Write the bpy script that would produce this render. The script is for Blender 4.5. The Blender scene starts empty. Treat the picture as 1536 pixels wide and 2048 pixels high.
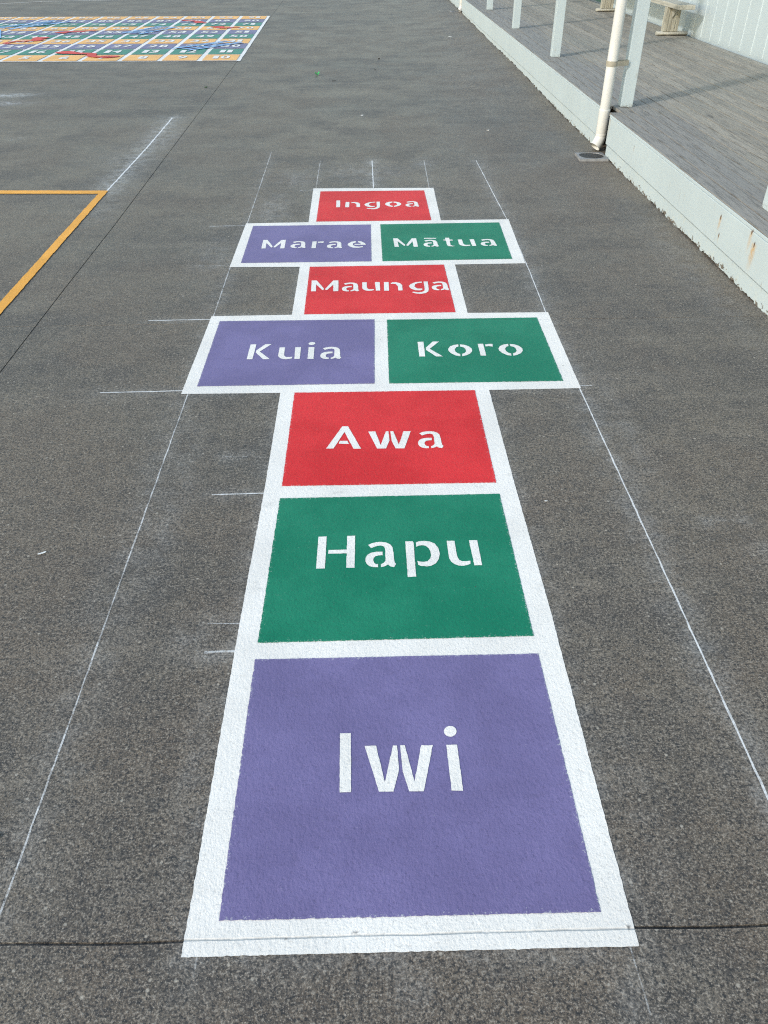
import bpy, bmesh, math, random
import numpy as np
from mathutils import Vector, Matrix
from mathutils.geometry import tessellate_polygon

random.seed(7)
S = bpy.context.scene
COL = S.collection

# ------------------------------------------------------------------ camera
PITCH, ROLL, YAW, FPX = 0.6603728, -0.0047513, 0.0214514, 1531.586
fw = Vector((math.sin(YAW)*math.cos(PITCH), math.cos(YAW)*math.cos(PITCH), -math.sin(PITCH)))
rt = Vector((math.cos(YAW), -math.sin(YAW), 0)); up = rt.cross(fw)
r2 = rt*math.cos(ROLL)+up*math.sin(ROLL); u2 = -rt*math.sin(ROLL)+up*math.cos(ROLL)
cam = bpy.data.cameras.new('camera'); camo = bpy.data.objects.new('camera', cam); COL.objects.link(camo)
cam.sensor_fit = 'VERTICAL'; cam.sensor_height = 24.0; cam.lens = FPX*24.0/2048.0
cam.clip_start = 0.05; cam.clip_end = 2000
camo.matrix_world = Matrix(((r2.x, u2.x, -fw.x, 0), (r2.y, u2.y, -fw.y, 0), (r2.z, u2.z, -fw.z, 1.5), (0, 0, 0, 1)))
S.camera = camo

# ------------------------------------------------------------------ sky, sun, exposure
SUN_EL = math.radians(28); SUN_AZ = math.atan2(-0.78, -0.625)     # sun stands behind-left of the viewer
w = bpy.data.worlds.new('World'); S.world = w; w.use_nodes = True
nt = w.node_tree; bg = nt.nodes['Background']
sky = nt.nodes.new('ShaderNodeTexSky'); sky.sky_type = 'NISHITA'; sky.sun_disc = False
sky.sun_elevation = SUN_EL; sky.sun_rotation = SUN_AZ
sky.air_density = 1.6; sky.dust_density = 1.0; sky.ozone_density = 0.2; sky.altitude = 0
nt.links.new(sky.outputs[0], bg.inputs[0]); bg.inputs[1].default_value = 0.15
sl = bpy.data.lights.new('sun', 'SUN'); sl.energy = 1.5; sl.angle = math.radians(3.0); sl.color = (1.0, 0.95, 0.90)
so = bpy.data.objects.new('sun', sl); COL.objects.link(so)
sd = Vector((math.sin(SUN_AZ)*math.cos(SUN_EL), math.cos(SUN_AZ)*math.cos(SUN_EL), math.sin(SUN_EL)))
so.rotation_euler = (-sd).to_track_quat('-Z', 'Y').to_euler(); so.location = (-6, -5, 6)
S.view_settings.view_transform = 'Standard'; S.view_settings.look = 'None'
S.view_settings.exposure = 0.64; S.view_settings.gamma = 1.0
S.cycles.use_denoising = False; S.cycles.use_adaptive_sampling = False; S.cycles.pixel_filter_type = 'BLACKMAN_HARRIS'; S.cycles.filter_width = 1.15
S.cycles.max_bounces = 6; S.cycles.diffuse_bounces = 3; S.cycles.sample_clamp_indirect = 3.0

# ------------------------------------------------------------------ data measured on the ground plane (metres)
GLYPHS={"I":[[[0.0,1.0],[0.928,0.998],[1.0,0.0],[0.091,0.001]]],"w":[[[0.0,1.0],[0.167,0.999],[0.28,0.205],[0.416,0.995],[0.474,0.993],[0.487,0.458],[0.396,0.01],[0.195,0.015]],[[0.52,0.997],[0.588,0.994],[0.696,0.209],[0.83,0.988],[1.0,0.982],[0.816,0.0],[0.615,0.007],[0.539,0.423]]],"i":[[[0.082,0.695],[0.929,0.693],[0.964,0.0],[0.116,0.009]],[[1.0,0.908],[0.96,0.881],[0.875,0.857],[0.754,0.838],[0.609,0.826],[0.453,0.823],[0.302,0.828],[0.17,0.841],[0.069,0.861],[0.011,0.886],[0.0,0.913],[0.038,0.94],[0.122,0.965],[0.243,0.984],[0.39,0.996],[0.548,1.0],[0.701,0.995],[0.834,0.981],[0.934,0.961],[0.991,0.936]]],"H":[[[0.005,0.99],[0.229,0.992],[0.225,0.001],[0.0,0.0]],[[0.781,0.998],[1.0,1.0],[0.99,0.003],[0.778,0.008],[0.78,0.446],[0.291,0.443],[0.298,0.558],[0.782,0.562]]],"a":[[[0.092,0.883],[0.224,0.951],[0.367,0.988],[0.521,1.0],[0.696,0.972],[0.835,0.893],[0.907,0.778],[0.934,0.558],[0.937,0.33],[0.956,0.179],[1.0,0.124],[0.927,0.0],[0.801,0.035],[0.734,0.105],[0.622,0.039],[0.505,0.012],[0.501,0.115],[0.605,0.175],[0.661,0.261],[0.659,0.513],[0.659,0.719],[0.625,0.811],[0.517,0.853],[0.386,0.835],[0.276,0.793],[0.195,0.75]],[[0.571,0.605],[0.567,0.469],[0.442,0.462],[0.334,0.432],[0.268,0.357],[0.256,0.27],[0.286,0.182],[0.338,0.131],[0.408,0.13],[0.41,0.011],[0.262,0.015],[0.136,0.054],[0.042,0.138],[0.0,0.25],[0.007,0.376],[0.066,0.488],[0.186,0.57],[0.359,0.604]]],"p":[[[0.001,0.999],[0.224,0.995],[0.248,0.958],[0.242,0.008],[0.0,0.0]],[[0.32,0.96],[0.422,0.993],[0.561,1.0],[0.737,0.981],[0.888,0.917],[0.979,0.783],[1.0,0.615],[0.953,0.478],[0.858,0.363],[0.716,0.294],[0.581,0.275],[0.411,0.29],[0.329,0.327],[0.314,0.435],[0.394,0.412],[0.499,0.401],[0.616,0.421],[0.701,0.492],[0.74,0.583],[0.733,0.685],[0.686,0.788],[0.605,0.856],[0.509,0.877],[0.4,0.865],[0.316,0.833]]],"u":[[[0.0,0.996],[0.26,0.99],[0.258,0.538],[0.274,0.333],[0.321,0.219],[0.408,0.174],[0.541,0.176],[0.66,0.191],[0.645,0.069],[0.542,0.027],[0.406,0.0],[0.275,0.013],[0.159,0.065],[0.058,0.162],[0.005,0.289],[0.0,0.467]],[[0.727,1.0],[0.996,0.999],[1.0,0.011],[0.756,0.012]]],"A":[[[0.445,1.0],[0.614,0.996],[1.0,0.0],[0.787,0.005],[0.513,0.741],[0.213,0.03],[0.0,0.031]],[[0.386,0.352],[0.607,0.346],[0.658,0.21],[0.358,0.232]]],"K":[[[0.004,0.993],[0.267,0.998],[0.247,0.011],[0.0,0.012]],[[0.675,1.0],[0.95,0.994],[0.492,0.51],[1.0,0.0],[0.716,0.001],[0.323,0.445],[0.334,0.592]]],"o":[[[0.467,1.0],[0.457,0.819],[0.35,0.755],[0.266,0.592],[0.278,0.395],[0.36,0.249],[0.46,0.182],[0.445,0.002],[0.273,0.058],[0.097,0.237],[0.003,0.435],[0.0,0.633],[0.093,0.829],[0.273,0.958]],[[0.537,0.998],[0.737,0.945],[0.903,0.806],[1.0,0.604],[0.984,0.407],[0.878,0.215],[0.68,0.059],[0.517,0.0],[0.533,0.192],[0.656,0.267],[0.733,0.414],[0.726,0.579],[0.678,0.726],[0.523,0.817]]],"r":[[[0.021,1.0],[0.385,1.0],[0.358,0.0],[0.0,0.007]],[[0.496,0.937],[0.714,0.98],[1.0,0.982],[0.96,0.746],[0.724,0.797],[0.5,0.768]]],"M":[[[0.0,1.0],[0.187,0.994],[0.481,0.244],[0.461,0.119],[0.418,0.137],[0.179,0.646],[0.2,0.019],[0.022,0.025]],[[0.793,0.975],[0.983,0.969],[1.0,0.011],[0.822,0.0],[0.807,0.609],[0.601,0.123],[0.538,0.125],[0.524,0.226]]],"n":[[[0.021,1.0],[0.279,0.993],[0.262,0.0],[0.0,0.007]],[[0.392,0.869],[0.514,0.965],[0.702,0.96],[0.91,0.833],[1.0,0.612],[0.999,0.023],[0.772,0.008],[0.76,0.51],[0.665,0.741],[0.506,0.789],[0.399,0.77]]],"g":[[[0.698,0.998],[0.368,0.956],[0.103,0.793],[0.0,0.637],[0.096,0.423],[0.306,0.295],[0.55,0.282],[0.665,0.349],[0.663,0.427],[0.417,0.432],[0.292,0.576],[0.325,0.765],[0.486,0.882],[0.698,0.901]],[[0.788,0.996],[1.0,1.0],[0.988,0.42],[0.942,0.189],[0.794,0.055],[0.521,0.0],[0.283,0.05],[0.13,0.137],[0.187,0.182],[0.436,0.123],[0.635,0.157],[0.763,0.255],[0.791,0.424]]],"e":[[[0.462,1.0],[0.213,0.91],[0.03,0.648],[0.0,0.437],[0.097,0.224],[0.304,0.03],[0.589,0.0],[0.834,0.096],[0.843,0.242],[0.63,0.176],[0.425,0.234],[0.292,0.407],[0.298,0.661],[0.471,0.827]],[[0.558,0.986],[0.795,0.903],[0.968,0.64],[1.0,0.427],[0.383,0.436],[0.374,0.563],[0.72,0.563],[0.691,0.702],[0.567,0.824]]],"t":[[[0.264,1.0],[0.663,0.995],[0.65,0.783],[0.953,0.77],[0.937,0.674],[0.636,0.661],[0.605,0.188],[0.743,0.076],[1.0,0.056],[0.799,0.0],[0.432,0.03],[0.269,0.134],[0.279,0.666],[0.0,0.713],[0.036,0.774],[0.246,0.788]]],"-":[[[0.013,1.0],[1.0,0.847],[0.998,0.0],[0.0,0.154]]]}
WORDS={"Iwi":[["I",[-0.0813,-0.0541,0.9395,1.0919]],["w",[-0.0241,0.1321,0.9375,1.0561]],["i",[0.1604,0.1898,0.9363,1.1056]]],"Hapu":[["H",[-0.1628,-0.0498,1.6638,1.8108]],["a",[-0.0191,0.0709,1.6638,1.7795]],["p",[0.1022,0.2023,1.6203,1.78]],["u",[0.228,0.3217,1.664,1.7791]]],"Awa":[["A",[-0.1564,-0.0316,2.297,2.4514]],["w",[-0.005,0.152,2.2949,2.4117]],["a",[0.1738,0.264,2.292,2.4075]]],"Koro":[["K",[0.2205,0.3217,3.0133,3.1606]],["o",[0.3512,0.4554,3.0121,3.1285]],["r",[0.4852,0.5521,3.0148,3.1305]],["o",[0.5721,0.6767,3.0098,3.126]]],"Kuia":[["K",[-0.522,-0.4233,3.0112,3.1579]],["u",[-0.3898,-0.2949,3.0095,3.1222]],["i",[-0.2647,-0.2341,3.0082,3.171]],["a",[-0.2073,-0.1161,3.0015,3.1233]]],"Maunga":[["M",[-0.2877,-0.1459,3.756,3.9105]],["a",[-0.1281,-0.04,3.7481,3.8782]],["u",[-0.0244,0.0666,3.7551,3.8779]],["n",[0.0864,0.1808,3.7542,3.876]],["g",[0.2144,0.3156,3.7081,3.875]],["a",[0.3313,0.4194,3.7505,3.8741]]],"Mātua":[["M",[0.1595,0.2973,4.4019,4.5617]],["a",[0.3316,0.4191,4.4025,4.525]],["-",[0.3413,0.4123,4.5419,4.5583]],["t",[0.4504,0.5106,4.4021,4.5595]],["u",[0.5375,0.6335,4.4053,4.526]],["a",[0.6634,0.7562,4.3986,4.5323]]],"Marae":[["M",[-0.6048,-0.4693,4.4012,4.5609]],["a",[-0.4365,-0.3475,4.403,4.5326]],["r",[-0.315,-0.2472,4.4024,4.5203]],["a",[-0.227,-0.1381,4.393,4.5223]],["e",[-0.1078,-0.0025,4.3983,4.5196]]],"Ingoa":[["I",[-0.1942,-0.1671,5.1781,5.3428]],["n",[-0.1335,-0.0365,5.1759,5.3049]],["g",[-0.0079,0.0957,5.1255,5.3033]],["o",[0.1302,0.2363,5.1742,5.3009]],["a",[0.263,0.3534,5.1707,5.3059]]]}
TILES={"Ingoa":["red",[[-0.3102,5.5607],[0.4086,5.5577],[0.41,4.8949],[-0.3093,4.8933]]],"Marae":["purple",[[-0.6941,4.8221],[0.0307,4.8239],[0.0271,4.183],[-0.691,4.1817]]],"Mātua":["green",[[0.0885,4.8257],[0.8271,4.8359],[0.8082,4.1948],[0.088,4.1824]]],"Maunga":["red",[[-0.3087,4.1113],[0.4221,4.1192],[0.4232,3.4804],[-0.3033,3.4798]]],"Kuia":["purple",[[-0.6953,3.4147],[0.0329,3.4106],[0.0237,2.7812],[-0.6951,2.7797]]],"Koro":["green",[[0.091,3.4052],[0.8011,3.4081],[0.7949,2.7791],[0.0827,2.7794]]],"Awa":["red",[[-0.2971,2.7161],[0.4245,2.7141],[0.4219,2.078],[-0.2958,2.0789]]],"Hapu":["green",[[-0.2968,2.0113],[0.4231,2.0154],[0.4231,1.3842],[-0.3025,1.3795]]],"Iwi":["purple",[[-0.304,1.3235],[0.4239,1.3234],[0.4242,0.6746],[-0.3019,0.6772]]]}
OUTLINE=[[-0.3618,0.6147],[-0.3606,0.7185],[-0.359,1.4612],[-0.3519,2.1186],[-0.3538,2.7171],[-0.7488,2.72],[-0.7433,3.474],[-0.3612,3.4782],[-0.3627,4.1146],[-0.7448,4.1233],[-0.7441,4.8766],[-0.3568,4.8851],[-0.3628,5.6395],[0.4787,5.6209],[0.4694,4.8927],[0.8953,4.8992],[0.8682,4.1259],[0.482,4.1202],[0.4802,3.4721],[0.8652,3.4675],[0.8528,2.7184],[0.4824,2.7143],[0.4821,2.0939],[0.4859,1.484],[0.4795,0.6965],[0.4796,0.6121]]
CHALK = {   # name: (points, width, strength, label)
 'a': ([(-.753,6.697),(-.737,4.947),(-.741,4.046),(-.734,3.491),(-.722,2.713),(-.721,.70)], .0042, .74, 'long white chalk line down the left side of the whole hopscotch'),
 'b': ([(.867,6.374),(.884,4.928),(.871,3.991),(.855,3.485),(.848,2.693),(.845,1.432),(.843,.88)], .0050, .84, 'long white chalk line down the right side of the whole hopscotch'),
 'c': ([(.057,6.407),(.058,5.60)], .0060, .95, 'bold short chalk stroke above the middle of the Ingoa square'),
 'd': ([(-.346,6.423),(-.345,5.60)], .0042, .72, 'faint thin chalk stroke above the left end of the Ingoa square'),
 'e': ([(.462,6.39),(.447,5.60)], .0042, .76, 'faint thin chalk stroke above the right end of the Ingoa square'),
 'f': ([(-.963,4.827),(-.70,4.841)], .0065, .72, 'short chalk tick beside the top left corner of the Marae square'),
 'g': ([(-.454,5.594),(-.33,5.604)], .0060, .7, 'short chalk tick beside the top left corner of the Ingoa square'),
 'h': ([(-.943,4.157),(-.70,4.139)], .0055, .62, 'very faint chalk tick beside the bottom left corner of the Marae square'),
 'i': ([(-1.034,3.434),(-.70,3.440)], .0060, .95, 'bright chalk tick beside the top left corner of the Kuia square'),
 'j': ([(-1.077,2.742),(-.72,2.748)], .0055, .95, 'bright chalk tick beside the bottom left corner of the Kuia square'),
 'k': ([(-.523,2.040),(-.33,2.043)], .0050, .8, 'short chalk tick left of the white bar between Awa and Hapu'),
 'l': ([(-.511,2.266),(-.33,2.255)], .0040, .56, 'barely visible chalk tick left of the middle of the red Awa square'),
 'm': ([(-.445,1.455),(-.33,1.451)], .0040, .7, 'thin chalk tick left of the lower part of the green Hapu square'),
 'n': ([(-.437,1.352),(-.33,1.354)], .0075, .74, 'thick smudged chalk tick left of the white bar between Hapu and Iwi'),
 'o': ([(.80,2.742),(.903,2.741)], .0050, .75, 'tiny chalk tick at the bottom right corner of the Koro square'),
 'p': ([(-.332,.64),(-.334,.572)], .0030, .55, 'tiny chalk stroke below the bottom left corner of the Iwi square'),
 'q': ([(.462,.64),(.463,.60),(.467,.50)], .0030, .64, 'thin chalk stroke running down from the bottom right corner of the Iwi square'),
 'r': ([(-1.822,8.10),(-1.80,6.9),(-1.800,5.60)], .0120, .9, 'thick dusty chalk line running on from the corner of the orange line'),
 's': ([(-3.20,7.05),(-3.083,7.107),(-2.98,7.33)], .0080, .5, 'faint curved chalk mark beyond the orange line at the left'),
 't': ([(1.043,1.853),(1.165,1.848)], .0080, .35, 'faint smudged chalk mark right of the long right chalk line'),
 'u': ([(1.188,1.716),(1.14,1.659)], .0040, .4, 'small slanting chalk scratch at the right beyond the long chalk line'),
}
JX = np.array([[-60,-1.2],[.64,-1.530],[2.93,-1.543],[3.83,-1.552],[4.93,-1.557],[6.84,-1.587],[11.67,-1.662],[21.25,-1.807],[80,-2.6]])
def joint_x(y): return np.interp(y, JX[:,0], JX[:,1])
RISE = np.array([[-99,0],[8.4,0],[9.7,.022],[11,.036],[13,.038],[15.6,.05],[18,.068],[22,.07],[200,.07]])
def ground_z(x, y):
    t = np.clip((np.asarray(x)-.9)/.98, 0, 1); t = t*t*(3-2*t)
    return np.interp(y, RISE[:,0], RISE[:,1])*t

# ------------------------------------------------------------------ helpers: objects and tags
def link(o, parent=None):
    COL.objects.link(o)
    if parent is not None: o.parent = parent
    return o
def tag(o, label, cat, group=None):
    o['label'] = label; o['category'] = cat
    if group: o['group'] = group
    return o
def thing(name, label, cat, loc=(0,0,0), group=None):
    o = bpy.data.objects.new(name, None); o.empty_display_size = .1; o.location = loc
    return tag(link(o), label, cat, group)
def mesh_obj(name, verts, faces, mat, parent=None, smooth=False, loc=None):
    m = bpy.data.meshes.new(name); m.from_pydata([tuple(v) for v in verts], [], faces); m.update()
    m.materials.append(mat)
    if smooth: m.polygons.foreach_set('use_smooth', [True]*len(m.polygons))
    o = bpy.data.objects.new(name, m)
    if loc: o.location = loc
    return link(o, parent)
def bm_obj(name, bm, mat, parent=None, smooth=False, off=(0,0,0)):
    bm.normal_update()
    if off != (0,0,0): bmesh.ops.translate(bm, verts=bm.verts, vec=[-c for c in off])
    m = bpy.data.meshes.new(name); bm.to_mesh(m); bm.free(); m.materials.append(mat)
    if smooth: m.polygons.foreach_set('use_smooth', [True]*len(m.polygons))
    return link(bpy.data.objects.new(name, m), parent)
def box(bm, x0, x1, y0, y1, z0, z1, bev=0, seg=2):
    r = bmesh.ops.create_cube(bm, size=1.0); vs = r['verts']
    for v in vs:
        v.co = Vector((x0+(v.co.x+.5)*(x1-x0), y0+(v.co.y+.5)*(y1-y0), z0+(v.co.z+.5)*(z1-z0)))
    if bev:
        es = list({e for v in vs for e in v.link_edges})
        bmesh.ops.bevel(bm, geom=es, offset=bev, segments=seg, affect='EDGES', profile=.6)
    return vs
def tube(bm, path, rad, n=24, caps=True):
    """round tube along a 3D path; rad = number or list"""
    rings = []
    path = [Vector(p) for p in path]
    ref = Vector((1,0,0))
    for i, p in enumerate(path):
        a = path[max(i-1,0)]; b = path[min(i+1,len(path)-1)]; t = (b-a).normalized()
        u = (ref - t*ref.dot(t))
        if u.length < 1e-3: u = Vector((0,1,0)) - t*t.y
        u.normalize(); v = t.cross(u)
        r = rad[i] if isinstance(rad, (list, tuple)) else rad
        rings.append([bm.verts.new(p + u*math.cos(2*math.pi*k/n)*r + v*math.sin(2*math.pi*k/n)*r) for k in range(n)])
    for i in range(len(rings)-1):
        for k in range(n):
            f = bm.faces.new((rings[i][k], rings[i][(k+1)%n], rings[i+1][(k+1)%n], rings[i+1][k])); f.smooth = True
    if caps:
        bm.faces.new(rings[0][::-1]); bm.faces.new(rings[-1])
def ragged(poly, step=.012, amp=.0012, seed=0):
    rnd = random.Random(seed); out = []
    n = len(poly)
    for i in range(n):
        a = Vector(poly[i]).to_2d(); b = Vector(poly[(i+1)%n]).to_2d(); d = b-a; L = d.length
        if L < 1e-6: continue
        nn = Vector((-d.y, d.x))/L; k = max(1, int(L/step)); low = [rnd.uniform(-1,1) for _ in range(k//7+3)]
        for j in range(k):
            t = j/k; q = a+d*t
            if j:
                m = t*(len(low)-1); mi = int(m); lo = low[mi]*(1-(m-mi))+low[mi+1]*(m-mi)
                q = q+nn*(rnd.gauss(0,.75)*amp+lo*amp*.45)
            out.append((q.x, q.y))
    return out
def sheet(name, polys, z, mat, parent=None):
    V=[]; F=[]
    for p in polys:
        base=len(V); V += [(q[0],q[1],z) for q in p]
        for t in tessellate_polygon([[Vector((q[0],q[1],0)) for q in p]]):
            a,b,c = [Vector(V[base+i]) for i in t]
            tri = t if (b-a).cross(c-a).z > 0 else (t[0],t[2],t[1])
            F.append(tuple(base+i for i in tri))
    return mesh_obj(name, V, F, mat, parent)
def strip(pts, wd, seed=0, step=.03, jit=.25):
    """ragged ribbon polygon round a polyline"""
    rnd = random.Random(seed); P=[Vector(p) for p in pts]; L=[];R=[]
    for i in range(len(P)-1):
        d=P[i+1]-P[i]; n=Vector((-d.y,d.x)).normalized(); k=max(1,int(d.length/step))
        for j in range(k+(1 if i==len(P)-2 else 0)):
            q=P[i]+d*(j/k)+n*rnd.gauss(0,wd*.10)
            h=wd*.5*(1+rnd.uniform(-jit,jit))
            L.append((q+n*h).to_2d()); R.append((q-n*h*(1+rnd.uniform(-jit,jit)*.5)).to_2d())
    return [tuple(v) for v in L]+[tuple(v) for v in reversed(R)]

def tile_sheet(name, poly, z, mat, parent, inset=.020):
    """sheet with an 'edge' attribute: 1 on the outline, 0 from the inset inwards"""
    xs=[p[0] for p in poly]; ys=[p[1] for p in poly]; cx=(min(xs)+max(xs))/2; cy=(min(ys)+max(ys))/2; hx=(max(xs)-min(xs))/2; hy=(max(ys)-min(ys))/2
    n=len(poly); inner=[(cx+(p[0]-cx)*(1-inset/hx), cy+(p[1]-cy)*(1-inset/hy)) for p in poly]
    V=[(p[0],p[1],z) for p in poly]+[(p[0],p[1],z) for p in inner]
    F=[(i,(i+1)%n,n+(i+1)%n,n+i) for i in range(n)]
    for t in tessellate_polygon([[Vector((q[0],q[1],0)) for q in inner]]):
        a,b,c=[Vector(V[n+i]) for i in t]; F.append(tuple(n+i for i in (t if (b-a).cross(c-a).z>0 else (t[0],t[2],t[1]))))
    o=mesh_obj(name,V,F,mat,parent)
    at=o.data.attributes.new('edge','FLOAT','POINT'); at.data.foreach_set('value', np.array([1.]*n+[0.]*n,np.float32)); return o

# ------------------------------------------------------------------ helpers: materials
class N:
    def __init__(s, name):
        s.m = bpy.data.materials.new(name); s.m.use_nodes = True; s.t = s.m.node_tree
        s.b = s.t.nodes['Principled BSDF']; s.out = s.t.nodes['Material Output']
        s.pos = s.t.nodes.new('ShaderNodeNewGeometry').outputs['Position']
    def set(s, sock, v):
        if hasattr(v, 'is_linked'): s.t.links.new(v, sock)
        elif isinstance(v, (tuple, list)) and len(v) == 3 and sock.type == 'RGBA': sock.default_value = (*v, 1)
        else: sock.default_value = v
    def node(s, typ, ins=None, out=0, **kw):
        n = s.t.nodes.new(typ)
        for k, v in kw.items(): setattr(n, k, v)
        for k, v in (ins or {}).items(): s.set(n.inputs[k], v)
        return n.outputs[out]
    def scale(s, vec, v=None):
        return s.node('ShaderNodeVectorMath', {0: v or s.pos, 1: vec}, operation='MULTIPLY')
    def noise(s, sc, det=3, rough=.55, dist=0, vec=None):
        return s.node('ShaderNodeTexNoise', {'Vector': vec or s.pos, 'Scale': sc, 'Detail': det, 'Roughness': rough, 'Distortion': dist})
    def voro(s, sc, vec=None, out='Distance', feature='F1'):
        return s.node('ShaderNodeTexVoronoi', {'Vector': vec or s.pos, 'Scale': sc}, out=out, feature=feature)
    def ramp(s, f, a, b, lo=0., hi=1.):
        return s.node('ShaderNodeMapRange', {0: f, 1: a, 2: b, 3: lo, 4: hi}, interpolation_type='SMOOTHSTEP')
    def math(s, op, a, b=0., c=None):
        ins = {0: a, 1: b}
        if c is not None: ins[2] = c
        return s.node('ShaderNodeMath', ins, operation=op)
    def mix(s, f, a, b, blend='MIX'):
        n = s.t.nodes.new('ShaderNodeMix'); n.data_type = 'RGBA'; n.blend_type = blend
        s.set(n.inputs['Factor'], f); s.set(n.inputs[6], a); s.set(n.inputs[7], b)
        return n.outputs[2]
    def attr(s, name):
        return s.node('ShaderNodeAttribute', out='Fac', attribute_name=name)
    def xyz(s, i, v=None):
        return s.node('ShaderNodeSeparateXYZ', {0: v or s.pos}, out=i)
    def bump(s, h, strength, dist):
        n = s.t.nodes.new('ShaderNodeBump'); s.set(n.inputs['Height'], h); s.set(n.inputs['Strength'], strength); n.inputs['Distance'].default_value = dist
        s.t.links.new(n.outputs[0], s.b.inputs['Normal']); return n.outputs[0]
    def fin(s, col, rough, spec=.5, alpha=None):
        s.set(s.b.inputs['Base Color'], col); s.set(s.b.inputs['Roughness'], rough); s.set(s.b.inputs['Specular IOR Level'], spec)
        if alpha is not None: s.set(s.b.inputs['Alpha'], alpha)
        return s.m

def mat_concrete():
    n = N('weathered concrete')
    big = n.noise(.5, 9, .68); mid = n.noise(2.1, 8, .70); small = n.noise(11, 6, .70)
    streak = n.noise(1.0, 8, .7, vec=n.scale((.7, 5.0, 1)))
    c = n.mix(n.ramp(big, .38, .62), (.098,.081,.063), (.196,.158,.111))
    c = n.mix(n.math('MULTIPLY', n.ramp(mid, .48, .62), .62), c, (.074,.066,.060))
    c = n.mix(n.math('MULTIPLY', n.ramp(streak, .49, .66), .58), c, (.225,.192,.148))
    c = n.mix(n.math('MULTIPLY', n.ramp(small, .48, .66), .38), c, (.068,.061,.054))
    c = n.mix(n.math('MULTIPLY', n.ramp(small, .50, .36), .25), c, (.215,.187,.150))
    brown = n.noise(.8, 7, .66, vec=n.node('ShaderNodeVectorMath', {0: n.pos, 1: (13.,7.,0)}, operation='ADD'))
    c = n.mix(n.math('MULTIPLY', n.ramp(brown, .46, .58), .62), c, (.165,.123,.084))
    # exposed fine aggregate: dark pits, pale grains of several sizes
    g1 = n.noise(240, 2, .7); g2 = n.noise(115, 3, .75); g3 = n.noise(52, 4, .75)
    c = n.mix(n.ramp(g3, .50, .37, 0, .48), c, (.034,.033,.033))
    c = n.mix(n.ramp(g3, .53, .64, 0, .30), c, (.275,.24,.195))
    c = n.mix(n.ramp(g2, .49, .38, 0, .90), c, (.022,.022,.022))
    c = n.mix(n.ramp(g2, .54, .64, 0, .72), c, (.345,.305,.25))
    c = n.mix(n.ramp(g1, .48, .36, 0, .80), c, (.026,.026,.026))
    c = n.mix(n.ramp(g1, .55, .68, 0, .75), c, (.41,.365,.305))
    g4 = n.noise(20, 6, .78)
    c = n.mix(n.ramp(g4, .50, .36, 0, .36), c, (.045,.042,.040))
    c = n.mix(n.ramp(g4, .52, .64, 0, .24), c, (.265,.228,.18))
    v = n.voro(44, out='Distance'); vc = n.voro(44, out='Color')
    sp = n.math('MULTIPLY', n.ramp(v, .20, .10), n.math('GREATER_THAN', n.xyz(0, vc), .88))
    c = n.mix(n.math('MULTIPLY', sp, .7), c, (.46,.42,.35))
    v2 = n.voro(5.5, out='Distance'); vc2 = n.voro(5.5, out='Color')      # rare pale flecks and dark grit
    fl = n.math('MULTIPLY', n.ramp(v2, .028, .016), n.math('GREATER_THAN', n.xyz(0, vc2), .80))
    c = n.mix(n.math('MULTIPLY', fl, .8), c, (.62,.60,.55))
    fd = n.math('MULTIPLY', n.ramp(v2, .032, .020), n.math('LESS_THAN', n.xyz(1, vc2), .16))
    c = n.mix(n.math('MULTIPLY', fd, .85), c, (.02,.02,.02))
    # chalk and paint dust lying on it (vertex attribute), caught by the grain
    d = n.attr('dust'); dn = n.noise(13, 8, .74)
    df = n.math('MULTIPLY', d, n.ramp(dn, .38, .62, .10, 1.15)); df = n.math('MULTIPLY', df, n.ramp(g2, .40, .58, .35, 1.1))
    c = n.mix(n.math('MINIMUM', df, .92), c, (.60,.62,.62))
    gr = n.attr('groove'); c = n.mix(n.math('MULTIPLY', gr, .85), c, (.022,.022,.021))
    h = n.math('ADD', n.math('MULTIPLY', g1, .5), n.math('MULTIPLY', g2, .9)); h = n.math('ADD', h, n.math('MULTIPLY', g3, .8))
    n.bump(h, .5, .004)
    return n.fin(c, n.ramp(mid, .3, .7, .44, .58), .55)

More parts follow.
